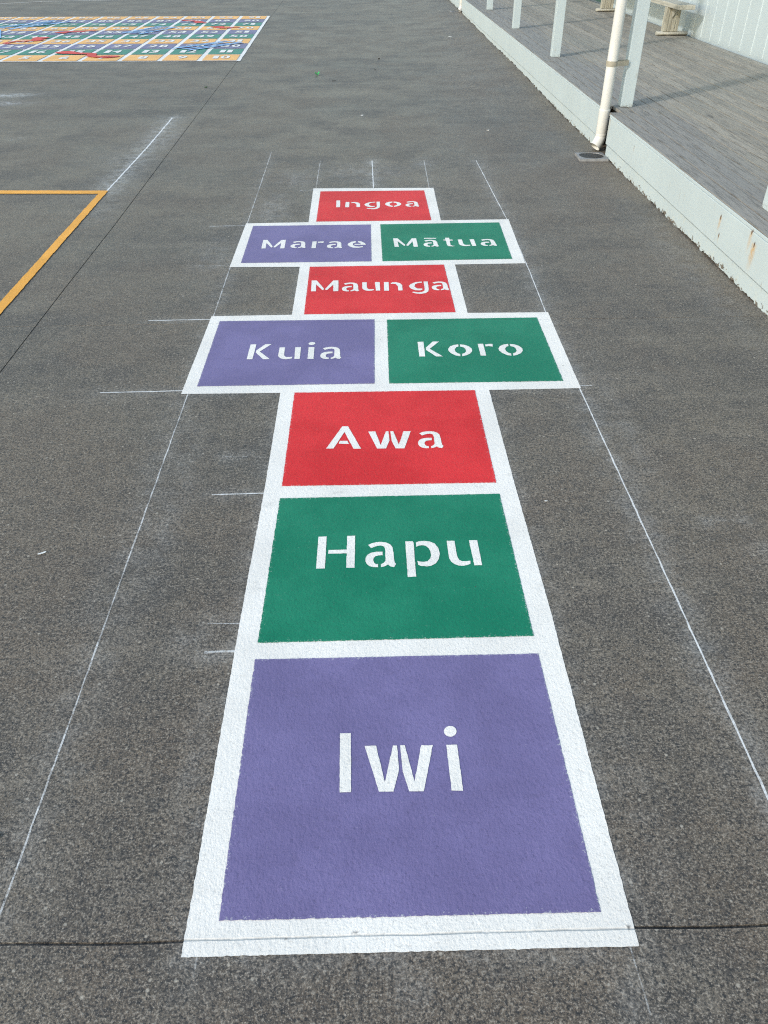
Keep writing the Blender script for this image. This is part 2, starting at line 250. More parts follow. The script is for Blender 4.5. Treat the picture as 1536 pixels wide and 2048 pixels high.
def mat_paint(name, col, worn=(.55,.57,.56), stip=1.0, rough=.55, spec=.33, speck=(.62,.64,.63)):
    n = N(name)
    m1 = n.noise(2.6, 7, .66); m2 = n.noise(60, 4, .7); g = n.noise(200, 2, .7); rl = n.noise(4, 5, .65, vec=n.scale((2.2, .35, 1)))
    dark = tuple(k*(.95 if min(col) > .7 else .90) for k in col); lite = tuple(min(1, k*1.05+.008) for k in col)
    c = n.mix(n.ramp(m1, .38, .62), dark, lite)
    c = n.mix(n.ramp(rl, .50, .64, 0, .07 if min(col) > .7 else .16), c, tuple(k*.80 for k in col))           # roller passes
    c = n.mix(n.ramp(g, .44, .30, 0, .45), c, tuple(k*.50 for k in col))              # pores
    sc = n.ramp(n.math('ADD', g, n.math('MULTIPLY', m2, .5)), .92, 1.06, 0, .18)
    c = n.mix(sc, c, worn)
    v = n.voro(17, out='Distance'); vc = n.voro(17, out='Color')                       # pinholes down to the concrete
    ph = n.math('MULTIPLY', n.ramp(v, .050, .030), n.math('GREATER_THAN', n.xyz(0, vc), .90))
    c = n.mix(n.math('MULTIPLY', ph, .75), c, (.05,.05,.048))
    sc2 = n.noise(7, 6, .7, vec=n.scale((1, 2.2, 1)))                                   # scuffs and shoe dirt
    c = n.mix(n.ramp(sc2, .60, .72, 0, .28), c, tuple(k*.45+.02 for k in col))
    # thin, speckled film along the masked edge
    ed = n.attr('edge')
    es = n.ramp(n.math('ADD', n.math('ADD', g, n.math('MULTIPLY', m2, .15)), n.math('MULTIPLY', n.math('SUBTRACT', ed, 1.0), .30)), .58, .70, 0, .50)
    c = n.mix(es, c, speck)
    # slab joints under the film: a crease with grime in it
    y = n.xyz(1); x = n.xyz(0)
    wob = n.math('MULTIPLY', n.math('SUBTRACT', n.noise(9, 3, .6), .5), .006)
    yy = n.math('ADD', y, wob)
    d1 = n.math('ABSOLUTE', n.math('SUBTRACT', yy, .6440)); d2 = n.math('ABSOLUTE', n.math('SUBTRACT', yy, 3.390))
    c1 = n.ramp(d1, .0030, .0006); c2 = n.math('MULTIPLY', n.ramp(d2, .0045, .0008), .5)
    cr = n.math('MAXIMUM', c1, c2)
    pock = n.math('MULTIPLY', n.ramp(d1, .009, .002), n.ramp(n.noise(14, 3, .6), .58, .63))
    c = n.mix(n.math('MULTIPLY', cr, n.ramp(m2, .3, .7, .15, .55)), c, tuple(k*.35 for k in col))
    c = n.mix(n.math('MULTIPLY', pock, .85), c, (.06,.06,.06))
    # roller stipple over the concrete's own grain
    ro = n.noise(125, 3, .65, .3, vec=n.scale((1.0, .55, 1)))
    h = n.math('ADD', n.math('MULTIPLY', ro, .8), n.math('MULTIPLY', m2, .55)); h = n.math('ADD', h, n.math('MULTIPLY', g, .5))
    h = n.math('SUBTRACT', h, n.math('MULTIPLY', cr, 1.2)); h = n.math('SUBTRACT', h, n.math('MULTIPLY', ph, .8))
    n.bump(h, .50*stip, .004)
    return n.fin(c, rough, spec)

def mat_chalk():
    n = N('chalk')
    k = n.node('ShaderNodeObjectInfo', out='Alpha')
    st = n.node('ShaderNodeAttribute', out='Fac', attribute_name='strength')
    a = n.noise(150, 4, .8); b = n.noise(13, 6, .75)
    al = n.math('ADD', n.math('MULTIPLY', a, .8), n.math('MULTIPLY', b, .75))
    al = n.math('ADD', al, n.math('SUBTRACT', st, .62))
    al = n.ramp(al, .66, 1.10, 0, .90)
    return n.fin((.82,.84,.84), .9, .2, al)

def mat_white_timber(name, peel=0., rust=None, base=(.485,.57,.595)):
    n = N(name)
    m1 = n.noise(1.6, 4, .6); z = n.xyz(2); y = n.xyz(1)
    c = n.mix(n.ramp(m1, .3, .7), base, tuple(k*.93 for k in base))
    gn = n.noise(5, 3, .6, vec=n.scale((8, 1, 10)))
    c = n.mix(n.ramp(gn, .58, .78, 0, .18), c, (.50,.53,.50))
    # small scuffs running down the face
    sc = n.noise(7, 3, .6, vec=n.scale((2, 6.5, 1.1)))
    c = n.mix(n.ramp(sc, .66, .74, 0, .55), c, (.36,.35,.31))
    gb = n.math('MULTIPLY', n.ramp(z, .345, .312), n.ramp(n.noise(60,4,.7), .50, .60))
    if name.startswith('white painted post'): c = n.mix(n.math('MULTIPLY', gb, .6), c, (.16,.15,.12))
    if peel:
        fl = n.noise(34, 4, .65, .6, vec=n.scale((1, .55, 1))); zz = n.ramp(z, .055, .0, 0, .22)
        pm = n.ramp(n.math('ADD', fl, zz), .72, .745)
        c = n.mix(pm, c, (.14,.125,.105))
        c = n.mix(n.ramp(n.noise(20,3,.6), .5, .8, 0, .35), c, (.60,.60,.50))
    for (ry, rz, ln, wd, st) in (rust or []):
        dy = n.math('ABSOLUTE', n.math('SUBTRACT', n.math('ADD', y, n.math('MULTIPLY', n.math('SUBTRACT', n.noise(30,2,.5), .5), .02)), ry))
        across = n.ramp(dy, wd, 0); down = n.math('MULTIPLY', n.ramp(z, rz-ln, rz-.01), n.ramp(z, rz+.012, rz-.004))
        f = n.math('MULTIPLY', n.math('MULTIPLY', across, down), n.ramp(n.noise(45,3,.6), .25, .6, .35, 1))
        c = n.mix(n.math('MULTIPLY', f, st), c, (.52,.33,.13))
        dz = n.math('MULTIPLY', n.math('SUBTRACT', z, rz), .5)
        dd = n.math('SQRT', n.math('ADD', n.math('MULTIPLY', dy, dy), n.math('MULTIPLY', dz, dz)))
        c = n.mix(n.math('MULTIPLY', n.ramp(dd, .010, .003), min(1, st*1.3)), c, (.10,.05,.025))
    n.bump(n.math('ADD', gn, n.math('MULTIPLY', n.noise(80,2,.5), .3)), .25, .004)
    return n.fin(c, .5, .4)

def mat_deck():
    n = N('weathered deck timber')
    rp = n.node('ShaderNodeNewGeometry', out='Random Per Island')
    gr = n.noise(9, 5, .65, .3, vec=n.scale((14, .55, 6))); gf = n.noise(30, 4, .7, vec=n.scale((10, .5, 4)))
    x = n.xyz(0); pt = n.noise(1.3, 4, .6, .3, vec=n.scale((1, .55, 1)))
    c = n.mix(rp, (.245,.228,.195), (.370,.340,.285))
    c = n.mix(n.ramp(pt, .42, .68, 0, .55), c, (.28,.28,.245))
    wet = n.math('MULTIPLY', n.ramp(n.math('ADD', x, n.math('MULTIPLY', n.math('SUBTRACT', pt, .5), .9)), 2.50, 2.20), .60)
    c = n.mix(wet, c, (.250,.250,.248))
    c = n.mix(n.ramp(gr, .52, .38, 0, .62), c, (.10,.095,.085))
    c = n.mix(n.ramp(gf, .58, .75, 0, .35), c, (.40,.38,.34))
    kn = n.noise(3.0, 2, .5, vec=n.scale((3, .7, 1)))
    c = n.mix(n.ramp(kn, .70, .76, 0, .6), c, (.06,.055,.05))
    n.bump(n.math('ADD', gr, n.math('MULTIPLY', gf, .5)), .5, .004)
    return n.fin(c, .62, .35)

def mat_simple(name, col, rough=.6, spec=.4, var=.12, sc=8, bump=.2, stretch=None, metal=0):
    n = N(name)
    v = n.scale(stretch) if stretch else n.pos
    a = n.noise(sc, 4, .6, vec=v); b = n.noise(sc*9, 3, .6, vec=v)
    c = n.mix(n.ramp(a, .3, .7), tuple(k*(1-var) for k in col), tuple(min(1,k*(1+var)) for k in col))
    c = n.mix(n.ramp(b, .55, .8, 0, .3), c, tuple(k*.6 for k in col))
    n.bump(n.math('ADD', a, b), bump, .003)
    n.b.inputs['Metallic'].default_value = metal
    return n.fin(c, rough, spec)

M = {}
M['concrete'] = mat_concrete()
WH = (.85,.832,.785)
M['white'] = mat_paint('white court paint', WH, worn=(.50,.52,.52), stip=.9)
M['red'] = mat_paint('red court paint', (.70,.022,.027))
M['purple'] = mat_paint('purple court paint', (.180,.156,.330))
M['green'] = mat_paint('green court paint', (.002,.205,.112))
M['orange'] = mat_paint('orange court paint', (.90,.43,.065))
M['blue'] = mat_paint('blue court paint', (.20,.42,.70))
PB = dict(stip=.4, rough=.5, spec=.4)  # board paints: far glare is mixed into these paler base colours
M['b_white'] = mat_paint('pale board white paint', (.84,.83,.81), **PB)
M['b_orange'] = mat_paint('glare paled orange board paint', (.92,.50,.15), **PB)
M['b_green'] = mat_paint('glare paled green board paint', (.028,.24,.175), **PB)
M['b_purple'] = mat_paint('glare paled purple board paint', (.17,.17,.32), **PB)
M['b_red'] = mat_paint('glare paled red board paint', (.68,.03,.03), **PB)
M['b_blue'] = mat_paint('glare paled blue board paint', (.20,.44,.78), **PB)
M['chalk'] = mat_chalk()
M['fascia'] = mat_white_timber('white painted fascia', rust=[(4.125,.235,.10,.020,.75),(4.095,.150,.05,.012,.55),(3.748,.278,.13,.026,.65),(3.690,.236,.15,.040,.95),(5.75,.222,.05,.010,.5),(6.43,.27,.20,.035,.30),(3.2,.25,.12,.02,.6)])
M['kick'] = mat_white_timber('peeling painted skirting', peel=1)
M['post'] = mat_white_timber('white painted post')
M['wall'] = mat_white_timber('white painted boards', base=(.47,.555,.585))
M['deck'] = mat_deck()
M['pipe'] = mat_simple('off white plastic pipe', (.66,.67,.64), .35, .5, .05, 3, .05)
M['strap'] = mat_simple('grey beige strap', (.36,.34,.27), .5, .4, .1, 20, .1)
M['screw'] = mat_simple('dull screw metal', (.20,.18,.14), .5, .5, .2, 60, .1, metal=.6)
M['drainframe'] = mat_simple('grey plastic drain frame', (.24,.245,.25), .5, .4, .15, 20, .2)
M['grate'] = mat_simple('dark plastic grate', (.045,.048,.052), .5, .4, .2, 30, .2)
M['bench'] = mat_simple('weathered bench timber', (.40,.395,.34), .75, .3, .2, 5, .5, stretch=(9,.8,9))
M['benchleg'] = mat_simple('weathered bench leg timber', (.36,.35,.285), .75, .3, .28, 6, .6, stretch=(9,9,.8))
M['door'] = mat_simple('dark green door paint', (.035,.095,.085), .4, .5, .1, 4, .1)
M['void'] = mat_simple('dark underfloor shade', (.03,.03,.028), .9, .2)

# ------------------------------------------------------------------ ground: one sheet, real slab joints, dust attribute
def axis(fine_a, fine_b, fstep, mid, far):
    a = list(np.arange(fine_a, fine_b+1e-6, fstep)); 
    return a
def build_ground():
    def lin(a, b, s): return list(np.arange(a, b-1e-6, s))
    xs = [-250,-120,-60,-30,-18,-12,-9] + lin(-7.5,-2.7,.15) + lin(-2.7,2.1,.02) + [2.1,2.3,2.6,3,3.6,4.3,6,10,20,60,250]
    ys = [-120,-50,-20,-8,-4,-2,-1,-.4] + lin(0,.4,.1) + lin(.4,8.4,.02) + lin(8.4,22,.16) + [22,24,28,36,50,80,140,300]
    def groove(arr, c, hw, near):
        arr = [a for a in arr if abs(a-c) > near]; arr += [c-hw, c-hw*.7, c+hw*.7, c+hw]; return sorted(arr)
    xs = groove(xs, -1.55, .0026, .012)
    ys = groove(ys, .644, .0030, .012); ys = groove(ys, 3.390, .0020, .008)
    xs = np.array(sorted(xs)); ys = np.array(sorted(ys))
    X, Y = np.meshgrid(xs, ys); nx, ny = len(xs), len(ys)
    Z = np.zeros_like(X); G = np.zeros_like(X)
    rng = np.random.default_rng(3)
    for c, hw, dep, gs in ((.644, .0030, .0045, 1.0), (3.390, .0020, .002, .55)):
        inn = np.abs(Y-c) < hw*.85; Z[inn] -= dep; G[inn] = gs*np.clip(.55+.45*np.sin(X[inn]*2.3+.9)+.12*np.sin(X[inn]*23), .30, 1.0)
        if gs < 1: G[inn] *= (.35+.65*(np.sin(X[inn]*3.1+1)>-.3))
    inn = np.abs(X+1.55) < .0026*.85; Z[inn] -= .0035; G[inn] = 1.0
    wx = np.clip(1-np.abs(X+1.55)/.45, 0, 1); X = X + wx*(joint_x(Y)+1.55)
    wob = .0025*np.sin(X*5.3)+.0015*np.sin(X*17.1+.6)
    for c in (.644, 3.390):
        near = np.clip(1-np.abs(Y-c)/.03, 0, 1); Y = Y + near*wob*(c < 1)
    Z = Z + ground_z(X, Y)
    # dust
    D = np.zeros_like(X)
    def seg(a, b, wd, amp, rng_=None):
        a=np.array(a); b=np.array(b); d=b-a; L2=(d@d)
        t=np.clip(((X-a[0])*d[0]+(Y-a[1])*d[1])/L2,0,1)
        dist=np.hypot(X-a[0]-t*d[0], Y-a[1]-t*d[1]); return amp*np.exp(-(dist/wd)**1.3)
    for k,(pts,wd,st,lab) in CHALK.items():
        am = {'a':.13,'b':.22,'c':.40,'r':.50,'d':.12,'e':.12,'n':.26,'q':.12}.get(k,.14); dw = {'a':.055,'b':.045,'r':.10,'c':.05}.get(k,.035)
        for a,b in zip(pts[:-1],pts[1:]): D = np.maximum(D, seg(a,b,dw,am))
    o = OUTLINE
    for i in range(len(o)): D = np.maximum(D, seg(o[i], o[(i+1)%len(o)], .030, .15))
    def blob(cx,cy,rx,ry,am):
        nonlocal D
        D = np.maximum(D, am*np.exp(-((X-cx)/rx)**2-((Y-cy)/ry)**2))
    for bl in ((-.60,5.15,.10,.35,.26),(-.5,5.9,.14,.25,.20),(.0,6.05,.30,.22,.22),(.45,6.3,.08,.15,.25),(-.64,2.0,.05,.5,.12),(-.47,1.40,.07,.05,.16),(-1.72,7.2,.12,.55,.30),(-1.9,6.6,.22,.4,.16),
               (.06,.56,.03,.04,.22),(.45,.52,.05,.10,.10),(-1.72,5.2,.12,.3,.15),(.9,6.1,.06,.3,.16),(-3.88,8.90,.34,.10,1.0),(-3.80,9.35,.22,.10,1.0),(.95,2.4,.05,.5,.10),(1.75,4.2,.12,1.6,.10),(-.85,4.3,.12,.4,.12),(-.41,1.05,.03,.2,.10),(.56,.9,.05,.3,.06)):
        blob(*bl)
    V = np.stack([X,Y,Z],-1).reshape(-1,3)
    idx = np.arange(nx*ny).reshape(ny,nx)
    F = np.stack([idx[:-1,:-1],idx[:-1,1:],idx[1:,1:],idx[1:,:-1]],-1).reshape(-1,4)
    m = bpy.data.meshes.new('ground'); m.vertices.add(len(V)); m.vertices.foreach_set('co', V.astype(np.float32).ravel())
    m.loops.add(F.size); m.loops.foreach_set('vertex_index', F.astype(np.int32).ravel())
    m.polygons.add(len(F)); m.polygons.foreach_set('loop_start', np.arange(0,F.size,4,dtype=np.int32))
    m.update(calc_edges=True); m.validate()
    for nm, arr in (('dust',D),('groove',G)):
        at = m.attributes.new(nm,'FLOAT','POINT'); at.data.foreach_set('value', arr.astype(np.float32).ravel())
    m.polygons.foreach_set('use_smooth', np.zeros(len(F), bool))
    m.materials.append(M['concrete'])
    g = link(bpy.data.objects.new('ground', m)); g['kind'] = 'structure'
build_ground()

# ------------------------------------------------------------------ veranda of the school building
DZ = .307; FX = 1.888
def build_veranda():
    t = thing('veranda', 'white painted timber veranda with grey weathered deck and square posts along the concrete', 'veranda', (FX, 6, 0))
    off = (FX, 6, 0)
    # deck boards
    bm = bmesh.new(); rnd = random.Random(4); x = FX+.005; bw = .0870; gap = .0085; i = 0
    while x+bw < 4.16:
        y = -3.0-rnd.random()*2
        while y < 46:
            ln = rnd.choice([3.6,4.2,4.8,5.4]); y1 = min(y+ln, 46)
            dz = rnd.uniform(-.0015,.0015); ys = [(y, y1)]
            if i == 0:          # the edge board is cut round the downpipes
                ys = []
                a = y
                for n0, n1 in ((6.50,6.75),(17.27,17.52)):
                    if a < n0 < y1: ys.append((a,n0)); a = min(n1,y1)
                    elif n0 <= a < n1: a = min(n1,y1)
                if a < y1-.02: ys.append((a,y1))
            for a, b in ys:
                if b-a > .03: box(bm, x, x+bw, a+.0015, b-.0015, DZ-.022+dz, DZ+dz)
            y = y1
        x += bw+gap; i += 1
    bm_obj('deck', bm, M['deck'], t, off=off)
    bm = bmesh.new(); box(bm, 2.00, 4.2, -5, 46, -.02, DZ-.03); bm_obj('underdeck_shade', bm, M['void'], t, off=off)  # solid near-black block standing in for the shade below the deck gaps
    for (y0, y1) in ((-5,6.455),(6.76,17.24),(17.53,46)):
        bm = bmesh.new(); box(bm, FX-.003, FX+.022, y0, y1, .094, .2835, .004)
        box(bm, FX-.001, FX+.0035, y0, y1, .2845, .3005, .0015, 1)
        bm_obj('fascia_board', bm, M['fascia'], t, off=off)
        # skirting with a ragged, chipped foot
        V=[];F=[]; yy=y0; r=random.Random(int(y0*10)+50); lo=.0
        while yy < y1:
            lo = max(-.004, min(.011, lo+r.gauss(0,.003))); 
            if r.random()<.12: lo = r.choice([-.004,.009,.012,.0])
            gz = float(ground_z(FX, yy)); V += [(FX+.006,yy,gz+lo),(FX+.006,yy,.086),(FX+.024,yy,.086),(FX+.024,yy,gz+lo)]; yy += .012 if yy < 12 and yy>0 else .05
        for k in range(len(V)//4-1):
            a=4*k; F += [(a,a+1,a+5,a+4),(a+1,a+2,a+6,a+5),(a+3,a,a+4,a+7)]
        V=[(v[0]-off[0],v[1]-off[1],v[2]) for v in V]
        mesh_obj('skirting_board', V, F, M['kick'], t)
    for k,(px, y) in enumerate(((2.046,3.955),(2.029,6.690),(2.024,9.44),(2.024,12.09),(2.026,14.75),(2.027,17.42),(2.027,20.1),(2.027,22.8),(2.03,1.2))):
        bm = bmesh.new(); box(bm, px, px+.092, y, y+.092, DZ+.001, 2.75, .004); bm_obj('post', bm, M['post'], t, off=off)
    return t
build_veranda()

def build_wall():
    t = thing('school_wall', 'white board and batten school wall behind the veranda with a green door', 'wall', (4.15, 10, DZ))
    off = (4.15, 10, DZ)
    bm = bmesh.new()
    for a,b in ((-5,15.77),(16.72,46)):
        box(bm, 4.15, 4.25, a, b, DZ-.02, 3.2)
    k = -5.0+.13
    while k < 45.9:
        if not (15.70 < k < 16.75):
            # bead with slanting sides
            vs = [(4.1505,k-.013),(4.1425,k-.008),(4.1425,k+.008),(4.1505,k+.013)]
            lo=[bm.verts.new((a,b,DZ+.012)) for a,b in vs]; hi=[bm.verts.new((a,b,3.2)) for a,b in vs]
            for q in range(3): bm.faces.new((lo[q+1],lo[q],hi[q],hi[q+1]))
            bm.faces.new(lo)
        k += .3035
    bm_obj('cladding', bm, M['wall'], t, off=off)
    bm = bmesh.new(); box(bm, 4.165, 4.21, 15.80, 16.69, DZ+.004, 2.35, .004); d = bm_obj('door', bm, M['door'], t, off=off)
    bm = bmesh.new(); tube(bm, [(4.165,15.90,1.3),(4.10,15.90,1.3),(4.10,16.02,1.3)], .010, 10)
    bm_obj('handle', bm, M['screw'], d, off=off)
    bm = bmesh.new()
    box(bm, 4.140, 4.19, 15.725, 15.798, DZ+.002, 2.42, .003); box(bm, 4.140, 4.19, 16.692, 16.765, DZ+.002, 2.42, .003); box(bm, 4.141, 4.19, 15.80, 16.69, 2.354, 2.42, .003)
    bm_obj('door_frame', bm, M['post'], t, off=off)
build_wall()

# ------------------------------------------------------------------ downpipes and their drains
def build_downpipe():
    cx, cy = 0., 0.
    t = thing('downpipe', 'off white plastic downpipe strapped to the near veranda post', 'downpipe', (1.895,6.655,0), 'downpipes along the veranda edge')
    bm = bmesh.new(); tube(bm, [(0,0,.155),(0,0,2.8)], .0395, 32, caps=False); bm_obj('pipe', bm, M['pipe'], t)
    bm = bmesh.new(); tube(bm, [(0,0,.107),(0,0,.108),(0,0,.112),(0,0,.125),(0,0,.128),(0,0,.131),(0,0,.290),(0,0,.300),(0,0,.304)], [.040,.0420,.0435,.0435,.0425,.0435,.0435,.0432,.0400], 32, caps=False); bm_obj('collar', bm, M['pipe'], t)
    bm = bmesh.new(); tube(bm, [(0,0,.109),(-.004,-.003,.090),(-.014,-.010,.068),(-.030,-.018,.046),(-.040,-.023,.034)], [.0425,.0425,.0430,.0435,.0440], 32, caps=False)
    tube(bm, [(-.040,-.023,.034),(-.030,-.018,.046),(-.014,-.010,.068),(-.004,-.003,.090),(0,0,.109)], [.0405,.0400,.0395,.039,.039], 32, caps=False)
    bm_obj('outlet_elbow', bm, M['pipe'], t)
    # strap: ring round the pipe, two tails to the post face
    sz = .615
    V=[];F=[]
    pts=[]
    for k in range(0,33):
        a = math.radians(42+k*(276/32)); pts.append((math.cos(a)*.0412, math.sin(a)*.0412))
    tail_a=(.1335,.060); tail_b=(.1335,.022)
    pts=[tail_a]+pts+[tail_b]
    for (px,py) in pts: V += [(px,py,sz-.017),(px,py,sz+.017)]
    n=len(pts)
    for k in range(n-1): F.append((2*k,2*k+2,2*k+3,2*k+1))
    s = mesh_obj('strap', V, F, M['strap'], t)
    md = s.modifiers.new('thick','SOLIDIFY'); md.thickness=.003; md.offset=1
    for q in (.030,.052):
        bm = bmesh.new(); tube(bm, [(.126,q,sz),(.134,q,sz)], .005, 10); bm_obj('screw', bm, M['screw'], s)
    return t
def copy_tree(o, parent=None):
    c = o.copy(); COL.objects.link(c)
    if parent: c.parent = parent
    for ch in list(o.children): copy_tree(ch, c)
    return c
dp = build_downpipe()
dp2 = copy_tree(dp); dp2.location = (1.900, 17.40, .045); dp2['label'] = 'far white downpipe at the top edge of the scene beyond the last posts'

def build_drain():
    t = thing('drain_grate', 'square grey drain with round dark grate under the near downpipe', 'drain', (1.779,6.418,0), 'drains under the downpipes')
    bm = bmesh.new(); hw, hd, r, n = .109, .108, .095, 40
    outer=[];inner=[];innerb=[];ob=[]
    for k in range(n):
        a=2*math.pi*k/n; c,s=math.cos(a),math.sin(a); m=max(abs(c),abs(s)); q=(c/m*hw, s/m*hd)
        outer.append(bm.verts.new((q[0],q[1],.016))); ob.append(bm.verts.new((q[0]*1.02,q[1]*1.02,-.003)))
        inner.append(bm.verts.new((c*r,s*r,.018))); innerb.append(bm.verts.new((c*r*.98,s*r*.98,.002)))
    for k in range(n):
        j=(k+1)%n
        bm.faces.new((outer[k],outer[j],inner[j],inner[k])); bm.faces.new((ob[k],ob[j],outer[j],outer[k])); bm.faces.new((inner[k],inner[j],innerb[j],innerb[k]))
    bm_obj('frame', bm, M['drainframe'], t)
    bm = bmesh.new(); bmesh.ops.create_circle(bm, cap_ends=True, radius=.0925, segments=40, matrix=Matrix.Translation((0,0,.0045)))
    for k in range(-7,8):
        y=k*.0125; h=math.sqrt(max(0,.0915**2-y*y))
        if h>.01: box(bm, -h, h, y-.0032, y+.0032, .006, .0145)
    box(bm, -.004,.004,-.090,.090,.006,.0125)
    bm_obj('grate', bm, M['grate'], t)
    return t
dr = build_drain(); dr.rotation_euler = (0,0,-.02)
dr2 = copy_tree(dr); dr2.location = (1.80,17.49,.052); dr2['label'] = 'small dark drain under the far downpipe at the top of the scene'

# ------------------------------------------------------------------ bench on the deck
def build_bench():
    ox, oy = 3.87, 12.8
    t = thing('bench', 'long weathered grey timber bench standing on the deck against the white wall', 'bench', (ox,oy,DZ))
    off=(ox,oy,DZ)
    bm=bmesh.new(); box(bm,3.772,3.972,10.80,14.80,.612,.662,.006); bm_obj('seat', bm, M['bench'], t, off=off)
    for y, leg in ((11.25,0),(14.36,1)):
        bm=bmesh.new()
        # trestle leg of upright staves, slightly tapered
        for k in range(4):
            a=3.772+k*.0465
            vs=box(bm,a,a+.045,y-.045+.004*(k%2),y+.045,DZ+.045,.6105,.003,1)
        lg=bm_obj('leg', bm, M['benchleg'], t, off=off)
        bm=bmesh.new()   # rounded foot plank across
        tube(bm,[(3.705,y,DZ+.024),(3.712,y,DZ+.024),(4.083,y,DZ+.024),(4.09,y,DZ+.024)],[.017,.0235,.0235,.017],16)
        bmesh.ops.scale(bm, vec=(1,2.6,1), space=Matrix.Translation((0,-y,0)), verts=bm.verts); bm_obj('foot', bm, M['bench'], lg, off=off)
        bm=bmesh.new()   # triangular gusset under the seat
        q=[(3.835,y-.062,.605),(3.915,y-.062,.605),(3.850,y-.062,.500)]
        f=[bm.verts.new(v) for v in q]; b=[bm.verts.new((v[0],v[1]+.014,v[2])) for v in q]
        bm.faces.new(f); bm.faces.new(b[::-1])
        for k in range(3): bm.faces.new((f[k],b[k],b[(k+1)%3],f[(k+1)%3]))
        bm_obj('brace', bm, M['bench'], lg, off=off)
build_bench()

# ------------------------------------------------------------------ hopscotch
def build_hopscotch():
    t = thing('hopscotch_court', 'white bordered hopscotch of red, green and purple squares with white words', 'hopscotch', (0,0,0))
    sheet('border', [ragged(OUTLINE, .007, .0006, 1)], .0012, M['white'], t)
    names = {'red':'red','purple':'purple','green':'green'}
    for k,(wd,(c,q)) in enumerate(TILES.items()):
        tl = tile_sheet('square', ragged(q[::-1], .006, .0006, 10+k), .0022, M[c], t)
        tl['label'] = '%s square with the white word %s' % (c, wd)
        polys=[]
        for ch, b in WORDS[wd]:
            x0,x1,y0,y1 = b
            nom = {'I':.150,'M':.150,'H':.148,'A':.150,'K':.147,'a':.119,'o':.116,'u':.116,'n':.117,'e':.117,'r':.116,'w':.117,'g':.165,'i':.167,'t':.150,'p':.160}.get(ch)
            if nom and y0 > 2.5:
                e=(y1-y0)-nom; y0+=e*.45; y1-=e*.45
            for p in GLYPHS[ch]:
                polys.append([(x0+u*(x1-x0), y0+v*(y1-y0)) for u,v in p])
        polys=[ragged(p, .008, .0004, 99) for p in polys]
        sheet('lettering', polys, .0032, M['white'], tl)
build_hopscotch()

# ------------------------------------------------------------------ chalk guide lines
for k,(key,(pts,wd,st,lab)) in enumerate(CHALK.items()):
    o = sheet('chalk_line', [strip(pts, wd, k)], .0007, M['chalk'])
    at = o.data.attributes.new('strength','FLOAT','POINT'); at.data.foreach_set('value', np.full(len(o.data.vertices), st, np.float32))
    tag(o, lab, 'chalk line', 'chalk guide lines')

# ------------------------------------------------------------------ orange court outline and far white line
oc = sheet('court_line', [ragged([(-7,5.845),(-2.551,5.662),(-1.790,5.630),(-1.761,3.522),(-1.73,-1.5),(-1.785,-1.5),(-1.816,3.60),(-1.839,5.556),(-2.52,5.582),(-7,5.765)], .02, .0016, 5)], .004, M['orange'])
tag(oc, 'orange painted line turning a square corner on the concrete at the left', 'court line')
def ribbon(pts, wd): return strip(pts, wd, 3, .3, .1)
fl = sheet('court_line', [ribbon([(-10,19.6),(-8.1,20.68),(-7.3,21.25),(-5.8,21.45),(-3.5,21.9),(0,22.5)], .045)], .004, M['white'])
tag(fl, 'thin white curved court line beyond the snakes and ladders board', 'court line')

